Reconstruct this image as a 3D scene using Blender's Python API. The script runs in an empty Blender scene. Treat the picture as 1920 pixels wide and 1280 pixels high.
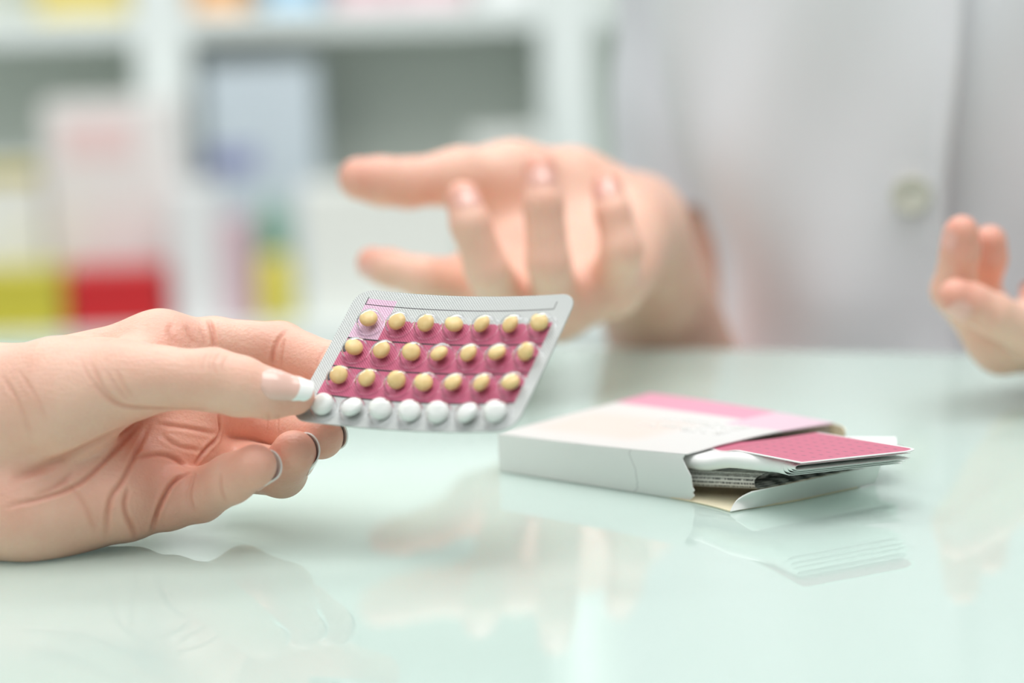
import bpy, bmesh, math, random
import numpy as np
from mathutils import Vector, Matrix

random.seed(4); rng = np.random.default_rng(4)
scene = bpy.context.scene
COL = scene.collection

# ------------------------------------------------------------------ camera
F = 4533.0                       # focal length in pixels of a 1920 px wide frame
CAM_H = 0.187
PITCH, ROLL = math.radians(9.5), math.radians(-2.0)
cam_data = bpy.data.cameras.new('camera'); cam = bpy.data.objects.new('camera', cam_data); COL.objects.link(cam)
cam_data.sensor_width = 36.0; cam_data.lens = F / 1920 * 36.0
cam_data.clip_start = 0.05; cam_data.clip_end = 50
RM = Matrix.Rotation(math.pi/2 - PITCH, 3, 'X') @ Matrix.Rotation(ROLL, 3, 'Z')
cam.matrix_world = Matrix.Translation((0, 0, CAM_H)) @ RM.to_4x4()
cam_data.dof.use_dof = True; cam_data.dof.focus_distance = 0.778; cam_data.dof.aperture_fstop = 4.1
scene.camera = cam
RN = np.array(RM)

# ------------------------------------------------------------------ light and exposure
world = bpy.data.worlds.new('world'); scene.world = world; world.use_nodes = True
bgn = world.node_tree.nodes['Background']
bgn.inputs[0].default_value = (0.93, 0.97, 1.0, 1); bgn.inputs[1].default_value = 0.8
def area(name, loc, target, sx, sy, power, col):
    l = bpy.data.lights.new(name, 'AREA'); l.shape = 'RECTANGLE'; l.size = sx; l.size_y = sy; l.energy = power; l.color = col
    o = bpy.data.objects.new(name, l); COL.objects.link(o); o.location = loc
    o.rotation_euler = (Vector(target) - Vector(loc)).to_track_quat('-Z', 'Y').to_euler()
    return o
area('ceiling_light_panel', (0.15, 0.72, 1.75), (0.1, 0.9, 0), 1.3, 1.0, 27, (1, 0.985, 0.96))
area('left_area_light', (-1.2, -0.35, 1.3), (0, 0.85, 0.05), 0.8, 0.8, 8, (1, 0.99, 0.98))  # unseen area light added on the left for small bubble highlights, no window
area('shelf_fill_light', (-0.3, 2.1, 1.75), (-0.3, 2.9, 0.1), 2.2, 0.5, 36, (1, 1, 0.98))  # unseen fill light added to brighten the shelves
scene.view_settings.view_transform = 'Standard'; scene.view_settings.look = 'None'
scene.view_settings.gamma = 1.0; scene.view_settings.use_curve_mapping = False
scene.view_settings.exposure = -0.26

# ------------------------------------------------------------------ helpers
def P(u, v, Z):
    """world point in millimetres: where it stands along the sight line, Z mm deep"""
    return RN @ np.array([(u-960)/F*Z, -(v-640)/F*Z, -Z]) + np.array([0, 0, CAM_H*1000])
def onz(u, v, z):
    d = RN @ np.array([(u-960)/F, -(v-640)/F, -1.0]); t = (z - CAM_H*1000)/d[2]
    return d*t + np.array([0, 0, CAM_H*1000])
def PM(u, v, Z): return P(u, v, Z*1000)/1000
def unit(a): return a/np.linalg.norm(a)

def srgb(r, g, b):
    f = lambda c: (c/255/12.92 if c/255 <= 0.04045 else ((c/255+0.055)/1.055)**2.4)
    return (f(r), f(g), f(b), 1)
def mat(name, col, rough=0.5, **kw):
    m = bpy.data.materials.new(name); m.use_nodes = True
    b = m.node_tree.nodes['Principled BSDF']
    b.inputs['Base Color'].default_value = col; b.inputs['Roughness'].default_value = rough
    for k, v in kw.items(): b.inputs[k.replace('_', ' ')].default_value = v
    return m
class NT:
    def __init__(s, m): s.t = m.node_tree; s.b = s.t.nodes['Principled BSDF']
    def n(s, ty, **kw):
        o = s.t.nodes.new(ty)
        for k, v in kw.items(): setattr(o, k, v)
        return o
    def l(s, a, b): s.t.links.new(a, b)
    def m(s, op, a, b=None, c=None, clamp=False):
        o = s.n('ShaderNodeMath', operation=op); o.use_clamp = clamp
        for i, x in enumerate((a, b, c)):
            if x is None: continue
            if isinstance(x, (int, float)): o.inputs[i].default_value = x
            else: s.l(x, o.inputs[i])
        return o.outputs[0]
    def uv(s, name='UVMap'):
        o = s.n('ShaderNodeUVMap'); o.uv_map = name
        x = s.n('ShaderNodeSeparateXYZ'); s.l(o.outputs[0], x.inputs[0]); return x.outputs[0], x.outputs[1], o.outputs[0]
    def band(s, x, a, b, e=0.05):   # 1 inside a..b with a soft edge e
        return s.m('MULTIPLY', s.m('MULTIPLY_ADD', x, 1/e, -a/e+0.5, True), s.m('MULTIPLY_ADD', x, -1/e, b/e+0.5, True))
    def rect(s, U, V, u0, u1, v0, v1, e=0.05): return s.m('MULTIPLY', s.band(U, u0, u1, e), s.band(V, v0, v1, e))
    def mix(s, f, a, b):
        o = s.n('ShaderNodeMix', data_type='RGBA')
        for sock, x in ((o.inputs[0], f), (o.inputs[6], a), (o.inputs[7], b)):
            if isinstance(x, (int, float)): sock.default_value = x
            elif isinstance(x, tuple): sock.default_value = x
            else: s.l(x, sock)
        return o.outputs[2]
    def noise(s, vec, scale, detail=3, rough=0.5):
        o = s.n('ShaderNodeTexNoise'); o.inputs['Scale'].default_value = scale; o.inputs['Detail'].default_value = detail; o.inputs['Roughness'].default_value = rough
        if vec is not None: s.l(vec, o.inputs['Vector'])
        return o.outputs[0]
    def bump(s, h, strength, dist):
        o = s.n('ShaderNodeBump'); o.inputs['Strength'].default_value = strength; o.inputs['Distance'].default_value = dist
        s.l(h, o.inputs['Height']); s.l(o.outputs[0], s.b.inputs['Normal'])

def tag(o, label=None, cat=None, group=None, kind=None):
    if label: o['label'] = label
    if cat: o['category'] = cat
    if group: o['group'] = group
    if kind: o['kind'] = kind
    return o
def mesh_np(name, v, f, m, parent=None, smooth=True, uv=None):
    """v: n,3 metres; f: list or array of polygons"""
    me = bpy.data.meshes.new(name)
    if isinstance(f, np.ndarray):
        k = f.shape[1]
        me.vertices.add(len(v)); me.vertices.foreach_set('co', np.ascontiguousarray(v, dtype=np.float32).ravel())
        me.loops.add(f.size); me.loops.foreach_set('vertex_index', f.astype(np.int32).ravel())
        me.polygons.add(len(f)); me.polygons.foreach_set('loop_start', np.arange(0, f.size, k, dtype=np.int32))
        me.update(calc_edges=True)
    else:
        me.from_pydata([tuple(x) for x in v], [], [tuple(int(i) for i in q) for q in f])
    if smooth: me.polygons.foreach_set('use_smooth', np.ones(len(me.polygons), dtype=bool))
    if uv is not None:
        L = np.empty(len(me.loops), dtype=np.int32); me.loops.foreach_get('vertex_index', L)
        me.uv_layers.new(name='UVMap').data.foreach_set('uv', np.asarray(uv, dtype=np.float32)[L].ravel())
    me.validate(); me.update()
    if m: me.materials.append(m)
    o = bpy.data.objects.new(name, me); COL.objects.link(o)
    if parent: o.parent = parent
    return o
def bm_obj(name, bm, m, parent=None, smooth=False):
    bmesh.ops.recalc_face_normals(bm, faces=bm.faces)
    me = bpy.data.meshes.new(name); bm.to_mesh(me); bm.free()
    if smooth: me.polygons.foreach_set('use_smooth', np.ones(len(me.polygons), dtype=bool))
    me.materials.append(m); o = bpy.data.objects.new(name, me); COL.objects.link(o)
    if parent: o.parent = parent
    return o
def bm_box(bm, x0, x1, y0, y1, z0, z1, bev=0.0):
    r = bmesh.ops.create_cube(bm, size=1.0)
    for w in r['verts']: w.co = Vector(((x0+x1)/2 + w.co.x*(x1-x0), (y0+y1)/2 + w.co.y*(y1-y0), (z0+z1)/2 + w.co.z*(z1-z0)))
    if bev:
        ed = list({e for w in r['verts'] for e in w.link_edges})
        bmesh.ops.bevel(bm, geom=ed, offset=bev, segments=2, affect='EDGES', profile=0.5)
def box(name, x0, x1, y0, y1, z0, z1, m, parent=None, bev=0.002):
    bm = bmesh.new(); bm_box(bm, x0, x1, y0, y1, z0, z1, bev); return bm_obj(name, bm, m, parent)
def empty(name, loc):
    o = bpy.data.objects.new(name, None); COL.objects.link(o); o.location = loc; o.empty_display_size = 0.01; return o
def keep(o, root):
    """parent o under an Empty that stands at its own place, keeping o where it is"""
    o.parent = root; o.matrix_parent_inverse = Matrix.Translation(-Vector(root.location)); return o
def sheet(name, fn, nu, nv, th, m, parent=None, uvs=None, mask=None, smooth=True):
    """thin closed slab: fn(u,v) in [0,1]^2 -> point (mm); th mm thick"""
    us, vs = np.linspace(0, 1, nu), np.linspace(0, 1, nv)
    pts = np.array([[fn(a, b) for b in vs] for a in us])
    du = np.gradient(pts, axis=0); dv = np.gradient(pts, axis=1)
    nn = np.cross(du, dv); nn /= np.linalg.norm(nn, axis=2, keepdims=True)+1e-12
    top = (pts + nn*th/2).reshape(-1, 3); bot = (pts - nn*th/2).reshape(-1, 3)
    idx = np.arange(nu*nv).reshape(nu, nv); N = nu*nv
    q = np.stack([idx[:-1, :-1], idx[1:, :-1], idx[1:, 1:], idx[:-1, 1:]], -1).reshape(-1, 4)
    rim = np.concatenate([idx[:, 0], idx[-1, 1:], idx[-2::-1, -1], idx[0, -2:0:-1]])
    rn = np.roll(rim, -1)
    side = np.stack([rim, rim+N, rn+N, rn], -1)[:, ::-1]
    f = np.concatenate([q, q[:, ::-1]+N, side])
    uv = np.stack(np.meshgrid(us, vs, indexing='ij'), -1).reshape(-1, 2)
    if uvs is not None: uv = uv*np.array(uvs)
    o = mesh_np(name, np.concatenate([top, bot])/1000, f, m, parent, smooth, np.concatenate([uv, uv]))
    if smooth:
        md = o.modifiers.new('edge', 'EDGE_SPLIT'); md.split_angle = math.radians(40)
    return o
def tube(name, path, radii, m, parent=None, seg=24, cap=True):
    path = np.array(path, float); n = len(path); t = np.gradient(path, axis=0); t /= np.linalg.norm(t, axis=1)[:, None]
    up = np.array([0.13, 0.2, 1.0]); V = []; 
    for i in range(n):
        a = unit(np.cross(t[i], up)) if abs(unit(up)@t[i]) < 0.98 else unit(np.cross(t[i], [1, 0, 0])); b = np.cross(t[i], a)
        for k in range(seg):
            th = 2*math.pi*k/seg; V.append(path[i] + radii[i]*(math.cos(th)*a + math.sin(th)*b))
    Fc = [[i*seg+k, i*seg+(k+1) % seg, (i+1)*seg+(k+1) % seg, (i+1)*seg+k] for i in range(n-1) for k in range(seg)]
    if cap: Fc += [list(range(seg))[::-1], [(n-1)*seg+k for k in range(seg)]]
    return mesh_np(name, V, Fc, m, parent)

# ------------------------------------------------------------------ implicit-surface bodies (mm)
def rc(a, b, ra, rb):
    a = np.asarray(a, np.float32); b = np.asarray(b, np.float32); ba = b-a; l2 = float(ba@ba)
    def f(p):
        pa = p-a; h = np.clip((pa@ba)/l2, 0, 1)
        q = pa - h[:, None]*ba
        return np.sqrt(np.einsum('ij,ij->i', q, q)) - (ra + (rb-ra)*h)
    return f
def smin(a, b, k):
    h = np.maximum(k-np.abs(a-b), 0)/k
    return np.minimum(a, b) - h*h*k*0.25
def chain(pts, k=2.5):
    segs = [rc(pts[i][0], pts[i+1][0], pts[i][1], pts[i+1][1]) for i in range(len(pts)-1)]
    def f(p):
        d = segs[0](p)
        for s in segs[1:]: d = smin(d, s(p), k)
        return d
    return f
def blend(fs, k):
    def f(p):
        d = fs[0](p)
        for s in fs[1:]: d = smin(d, s(p), k)
        return d
    return f
def hand_sdf(palm, digits, ks, floor=None, kk=0.7):
    def f(p):
        pd = palm(p); d = None
        for g, k in zip(digits, ks):
            e = smin(pd, g(p), k); d = e if d is None else smin(d, e, kk)
        if floor is not None: d = -smin(-d, (p[:, 2]-floor), 1.2)
        return d
    return f
def ev(f, p, chunk=300000):
    return np.concatenate([f(p[i:i+chunk]) for i in range(0, len(p), chunk)]) if len(p) else np.zeros(0, np.float32)
def surface_nets(f, lo, hi, h):
    lo = np.array(lo, np.float32); n = np.ceil((np.array(hi)-lo)/(4*h)).astype(int)+1
    ax = [lo[i] + 4*h*(np.arange(n[i])+0.375) for i in range(3)]
    C = np.stack(np.meshgrid(*ax, indexing='ij'), -1).reshape(-1, 3).astype(np.float32)
    Dc = ev(f, C).reshape(n)
    D = Dc.repeat(4, 0).repeat(4, 1).repeat(4, 2).astype(np.float32)
    I = np.argwhere(np.abs(D) < 4*h*1.6)
    D[I[:, 0], I[:, 1], I[:, 2]] = ev(f, (lo + h*I).astype(np.float32))
    S = D < 0
    corners = [(i, j, k) for i in (0, 1) for j in (0, 1) for k in (0, 1)]
    sh = tuple(x-1 for x in D.shape)
    cut = lambda A, c: A[c[0]:c[0]+sh[0], c[1]:c[1]+sh[1], c[2]:c[2]+sh[2]]
    cnt = sum(cut(S, c).astype(np.int8) for c in corners)
    act = (cnt > 0) & (cnt < 8); A = np.argwhere(act); idx = np.full(sh, -1, np.int64); idx[act] = np.arange(len(A))
    acc = np.zeros((len(A), 3)); num = np.zeros(len(A))
    for c in corners:
        for a in range(3):
            if c[a]: continue
            d = list(c); d[a] = 1
            v0 = D[A[:, 0]+c[0], A[:, 1]+c[1], A[:, 2]+c[2]]; v1 = D[A[:, 0]+d[0], A[:, 1]+d[1], A[:, 2]+d[2]]
            s = (v0 < 0) != (v1 < 0); t = np.where(s, v0/np.where(s, v0-v1, 1), 0)
            p = np.tile(np.array(c, float), (len(A), 1)); p[:, a] += t
            acc[s] += p[s]; num[s] += 1
    V = lo + h*(A + acc/num[:, None])
    Q = []
    for a in range(3):
        b, c = (a+1) % 3, (a+2) % 3
        s0 = [slice(1, -1)]*3; s0[a] = slice(0, -1); s1 = list(s0); s1[a] = slice(1, None)
        E0, E1 = S[tuple(s0)], S[tuple(s1)]
        X = np.argwhere(E0 != E1); off = np.array([1, 1, 1]); off[a] = 0; sg = E0[tuple(X.T)]; X = X+off
        def cell(db, dc):
            Y = X.copy(); Y[:, b] -= db; Y[:, c] -= dc; return idx[Y[:, 0], Y[:, 1], Y[:, 2]]
        q = np.stack([cell(1, 1), cell(0, 1), cell(0, 0), cell(1, 0)], -1)
        q[~sg] = q[~sg][:, ::-1]; Q.append(q[(q >= 0).all(1)])
    return V, np.concatenate(Q)
def grad(f, v, e=0.15):
    K = np.array([[1, -1, -1], [-1, -1, 1], [-1, 1, -1], [1, 1, 1]], np.float32)
    return sum(k*ev(f, (v+e*k).astype(np.float32))[:, None] for k in K)/(4*e)
def project(f, v, it=2):
    for _ in range(it):
        d = ev(f, v.astype(np.float32)); g = grad(f, v); g2 = np.maximum((g*g).sum(1), 0.2)
        v = v - g*np.clip(d/g2, -0.8, 0.8)[:, None]
    return v
def subdivide(v, q):
    e = np.sort(np.stack([q, np.roll(q, -1, 1)], -1).reshape(-1, 2), 1)
    key = e[:, 0]*len(v) + e[:, 1]; uk, inv = np.unique(key, return_inverse=True); inv = inv.reshape(-1, 4)
    mid = (v[uk//len(v)] + v[uk % len(v)])/2; fc = v[q].mean(1)
    n0 = len(v); em = inv+n0; fi = np.arange(len(q))+n0+len(mid)
    nq = np.concatenate([np.stack([q[:, i], em[:, i], fi, em[:, (i-1) % 4]], -1) for i in range(4)])
    return np.concatenate([v, mid, fc]), nq
def relax(v, q, it=2, s=0.5):
    for _ in range(it):
        acc = np.zeros_like(v); n = np.zeros(len(v)); 
        for i in range(4):
            a, b = q[:, i], q[:, (i+1) % 4]
            np.add.at(acc, a, v[b]); np.add.at(n, a, 1)
        v = v + s*(acc/np.maximum(n, 1)[:, None]-v)
    return v
def trace(f, u, v, z0=640.):
    o = np.array([0, 0, CAM_H*1000]); d = P(u, v, 1000.)-o; d /= np.linalg.norm(d); t = z0
    for _ in range(120):
        s = float(f((o+d*t)[None].astype(np.float32))[0]); t += s*0.7
        if abs(s) < 0.02 or t > 1300: break
    return o+d*t if abs(s) < 0.5 else None
def smooth_path(pts, step):
    pts = np.array(pts, float)
    for _ in range(3):                                     # corner cutting
        q = np.empty((2*len(pts), pts.shape[1])); q[0::2] = 0.75*pts + 0.25*np.vstack([pts[1:], pts[-1:]]); q[1::2] = 0.25*pts + 0.75*np.vstack([pts[1:], pts[-1:]])
        pts = np.vstack([pts[:1], q[:-2], pts[-1:]])
    s = np.r_[0, np.cumsum(np.linalg.norm(np.diff(pts, axis=0), axis=1))]
    t = np.linspace(0, s[-1], max(3, int(s[-1]/step)))
    return np.stack([np.interp(t, s, pts[:, i]) for i in range(pts.shape[1])], 1)
def creases(f, v, lines):
    """press skin creases (depth, width in mm) that follow the given sight-line paths into the surface"""
    g = grad(f, v); n = g/np.linalg.norm(g, axis=1)[:, None]; disp = np.zeros(len(v)); red = np.zeros(len(v))
    for path, dep, wid in lines:
        uv = smooth_path(path, 2.0); C = np.array([h_ for h_ in (trace(f, a, b) for a, b in uv) if h_ is not None]); m = len(C)
        env = np.clip(np.minimum(np.arange(m), np.arange(m)[::-1])/(0.22*m), 0, 1)**0.7
        lo, hi = C.min(0)-4*wid, C.max(0)+4*wid
        I = np.where(((v > lo) & (v < hi)).all(1))[0]
        if not len(I): continue
        for s in range(0, len(I), 20000):
            J = I[s:s+20000]; dd = np.linalg.norm(v[J, None]-C[None], axis=2); a = dd.argmin(1); dm = dd[np.arange(len(J)), a]
            w = np.exp(-(dm/wid)**2)*env[a]
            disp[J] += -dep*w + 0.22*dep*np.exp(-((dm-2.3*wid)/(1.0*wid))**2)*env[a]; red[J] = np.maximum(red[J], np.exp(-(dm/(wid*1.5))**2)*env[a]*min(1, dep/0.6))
    return v + n*np.clip(disp, -2.0, 0.6)[:, None], red
def set_attr(o, name, a):
    at = o.data.attributes.new(name, 'FLOAT', 'POINT'); at.data.foreach_set('value', a.astype(np.float32))
def blobs(v, pts):
    w = np.zeros(len(v))
    for c, r, s in pts: w = np.maximum(w, s*np.exp(-(np.linalg.norm(v-c, axis=1)/r)**2))
    return w
def nail(name, f, base, tip, dors, L, free, m, parent, half=0.95, flat=0.5, w0=0.5, sink=0.5, start=0.35, arch=0.0, nu=22, nv=17):
    """a nail plate lying on the back of the last finger bone; L mm long on the skin plus a free edge"""
    base, tip = np.array(base), np.array(tip); ax = unit(tip-base); d = unit(dors - ax*(dors@ax)); lat = np.cross(ax, d)
    s0 = np.linalg.norm(tip-base)*start
    ss = np.linspace(0, L+free, nu); tt = np.linspace(-1, 1, nv); S, Tt = np.meshgrid(ss, tt, indexing='ij'); fr_ = S/(L+free)
    A = Tt*half*(1-0.5*np.maximum(0, (0.28-fr_)/0.28)**2)*(1-np.maximum(0, (S-L-free+1.6)/1.6)**2*0.12)     # rounded cuticle and corners
    di = (np.sin(A)[..., None]*lat + np.cos(A)[..., None]*d).reshape(-1, 3); c0 = (base + ax*(s0+np.minimum(S, L))[..., None]).reshape(-1, 3)
    lo, hi = np.zeros(len(di)), np.full(len(di), 16.0)
    for _ in range(20):
        mid = (lo+hi)/2; ins = f((c0+di*mid[:, None]).astype(np.float32)) < 0
        lo = np.where(ins, mid, lo); hi = np.where(ins, hi, mid)
    off = w0 - sink*np.abs(Tt)**4 - sink*np.maximum(0, (0.16-fr_)/0.16)
    rows = (c0 + di*(hi+off.ravel())[:, None]).reshape(nu, nv, 3)
    R = np.array(rows); k = int(np.searchsorted(ss, L*0.72)); 
    dirv = (R[k]-R[k-4])/(ss[k]-ss[k-4]); dirv = (1-flat)*dirv + flat*ax
    for i in range(k+1, nu): R[i] = R[k] + dirv*(ss[i]-ss[k]) - d*arch*((ss[i]-ss[k])**2)
    # smile-shaped free edge
    for i in range(nu):
        w = max(0, (ss[i]-L*0.5)/(L+free-L*0.5)); R[i] = R[i] - np.outer((tt**2*1.3 + tt**6*1.6)*w, ax)
    def fn(a, b): return R[int(round(a*(nu-1)))][int(round(b*(nv-1)))]
    return sheet(name, fn, nu, nv, 0.5, m, parent)

# ------------------------------------------------------------------ materials
def skin_mat():
    m = mat('skin', srgb(232, 186, 160), 0.42); T = NT(m); b = T.b
    a = T.n('ShaderNodeAttribute'); a.attribute_name = 'pink'; r = T.n('ShaderNodeAttribute'); r.attribute_name = 'crease'
    tc = T.n('ShaderNodeTexCoord'); o = tc.outputs['Object']
    mott = T.noise(o, 60, 4, 0.6)
    c = T.mix(T.m('MULTIPLY_ADD', mott, 1.6, -0.5, True), srgb(244, 203, 182), srgb(233, 176, 155))
    c = T.mix(T.m('MULTIPLY', a.outputs['Fac'], 0.9, None, True), c, srgb(228, 143, 124))
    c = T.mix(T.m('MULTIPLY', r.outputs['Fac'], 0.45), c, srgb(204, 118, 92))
    T.l(c, b.inputs['Base Color'])
    b.inputs['Subsurface Weight'].default_value = 0.35; b.inputs['Subsurface Radius'].default_value = (1.0, 0.35, 0.18)
    b.inputs['Subsurface Scale'].default_value = 0.004; b.inputs['Specular IOR Level'].default_value = 0.4
    vo = T.n('ShaderNodeTexVoronoi'); vo.inputs['Scale'].default_value = 900; T.l(o, vo.inputs['Vector'])
    mp = T.n('ShaderNodeMapping'); mp.inputs['Scale'].default_value = (260, 900, 700); mp.inputs['Rotation'].default_value = (0.3, 0.5, 0.6); T.l(o, mp.inputs['Vector'])
    st = T.noise(mp.outputs[0], 1.0, 3, 0.6)
    h = T.m('ADD', T.m('MULTIPLY', vo.outputs['Distance'], 0.35), T.m('MULTIPLY', st, 0.8))
    T.bump(h, 0.55, 0.00045)
    return m
SKIN = skin_mat()
def nail_mat(name, french):
    m = mat(name, srgb(240, 186, 172), 0.25); T = NT(m); U, V, _ = T.uv()
    if french:
        k = T.m('SUBTRACT', U, T.m('MULTIPLY', T.m('POWER', T.m('ABSOLUTE', T.m('MULTIPLY_ADD', V, 2, -1)), 2.0), -0.06))
        f = T.band(k, 0.735, 9, 0.02)
        T.l(T.mix(f, srgb(236, 194, 180), srgb(252, 251, 248)), T.b.inputs['Base Color'])
    T.b.inputs['Subsurface Weight'].default_value = 0.05; T.b.inputs['Subsurface Scale'].default_value = 0.001
    T.b.inputs['Coat Weight'].default_value = 0.4; T.b.inputs['Coat Roughness'].default_value = 0.1
    return m
NAIL_F = nail_mat('french_nail', True); NAIL = nail_mat('plain_nail', False)

# ------------------------------------------------------------------ room
M_WALL = mat('wall_paint', srgb(226, 232, 230), 0.8); M_FLOOR = mat('floor_vinyl', srgb(205, 208, 204), 0.5)
for m_, sc in ((M_WALL, 30), (M_FLOOR, 12)):
    T = NT(m_); tc = T.n('ShaderNodeTexCoord'); T.bump(T.noise(tc.outputs['Object'], sc, 4), 0.05, 0.002)
TABLE_TOP = 0.0; FLOOR = -0.92
tag(box('floor', -4, 4, -1.5, 4.2, FLOOR-0.05, FLOOR, M_FLOOR, bev=0), kind='structure')
tag(box('wall_front', -4, 4, -1.45, -1.35, FLOOR, 1.75, mat('grey_wall_paint', srgb(176, 176, 174), 0.8), bev=0), kind='structure')  # unseen wall behind the camera, added to lower the front fill
M_GREY = bpy.data.materials['grey_wall_paint']
tag(box('wall_left', -2.6, -2.5, -1.35, 3.36, FLOOR, 1.75, M_GREY, bev=0), kind='structure')  # unseen grey side wall, added to dim sideways light
tag(box('wall_right', 2.5, 2.6, -1.35, 3.36, FLOOR, 1.75, M_GREY, bev=0), kind='structure')  # its unseen counterpart, added for the same dimming
tag(box('wall_back', -4, 4, 3.36, 3.46, FLOOR, 2.2, M_WALL, bev=0), kind='structure')

# ------------------------------------------------------------------ table with a pale mint glass top
M_GLASS = mat('mint_back_painted_glass', srgb(200, 226, 214), 0.025, IOR=1.5)
T = NT(M_GLASS); tc = T.n('ShaderNodeTexCoord')
T.b.inputs['Subsurface Weight'].default_value = 0.7; T.b.inputs['Subsurface Radius'].default_value = (1.0, 1.0, 1.0); T.b.inputs['Subsurface Scale'].default_value = 0.07
T.l(T.mix(T.noise(tc.outputs['Object'], 3, 2), srgb(200, 229, 217), srgb(204, 231, 220)), T.b.inputs['Base Color'])
M_CAB = mat('white_cabinet', srgb(232, 238, 235), 0.4)
table = empty('glass_table', (0.1, 0.7, FLOOR)); tag(table, 'long counter table with a glossy pale mint glass top', 'table')
e1, e2 = onz(1100, 649, 0)/1000, onz(1780, 661, 0)/1000
dirx = unit(e2-e1); a0, a1 = e1 - dirx*1.5, e1 + dirx*1.3; back = np.array([dirx[1], -dirx[0], 0])     # towards the camera
bm = bmesh.new(); poly = [a0, a1, a1+back*1.15, a0+back*1.15]
lo_ = [bm.verts.new((p[0], p[1], -0.012)) for p in poly]; hi_ = [bm.verts.new((p[0], p[1], 0)) for p in poly]
bm.faces.new(hi_); bm.faces.new(lo_[::-1])
for i in range(4): bm.faces.new((lo_[i], lo_[(i+1) % 4], hi_[(i+1) % 4], hi_[i]))
bmesh.ops.bevel(bm, geom=[e for e in bm.edges if e.verts[0].co.z > -0.001 and e.verts[1].co.z > -0.001], offset=0.0015, segments=2, affect='EDGES')
keep(bm_obj('glass_top', bm, M_GLASS), table)
def slab_between(name, q0, q1, thick, z0, z1, m, root):
    d = unit(q1-q0); n = np.array([d[1], -d[0], 0])*thick; bm = bmesh.new()
    pts = [q0, q1, q1+n, q0+n]; lo = [bm.verts.new((p[0], p[1], z0)) for p in pts]; hi = [bm.verts.new((p[0], p[1], z1)) for p in pts]
    bm.faces.new(hi); bm.faces.new(lo[::-1])
    for i in range(4): bm.faces.new((lo[i], lo[(i+1) % 4], hi[(i+1) % 4], hi[i]))
    return keep(bm_obj(name, bm, m), root)
for s in (0.06, 2.68):
    q = a0 + dirx*s; slab_between('side_panel', q + back*0.28, q + dirx*0.04 + back*0.28, 0.8, FLOOR, -0.0125, M_CAB, table)
slab_between('front_panel', a0+dirx*0.1+back*0.6, a0+dirx*2.68+back*0.6, 0.03, FLOOR+0.1, -0.0125, M_CAB, table)

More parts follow.
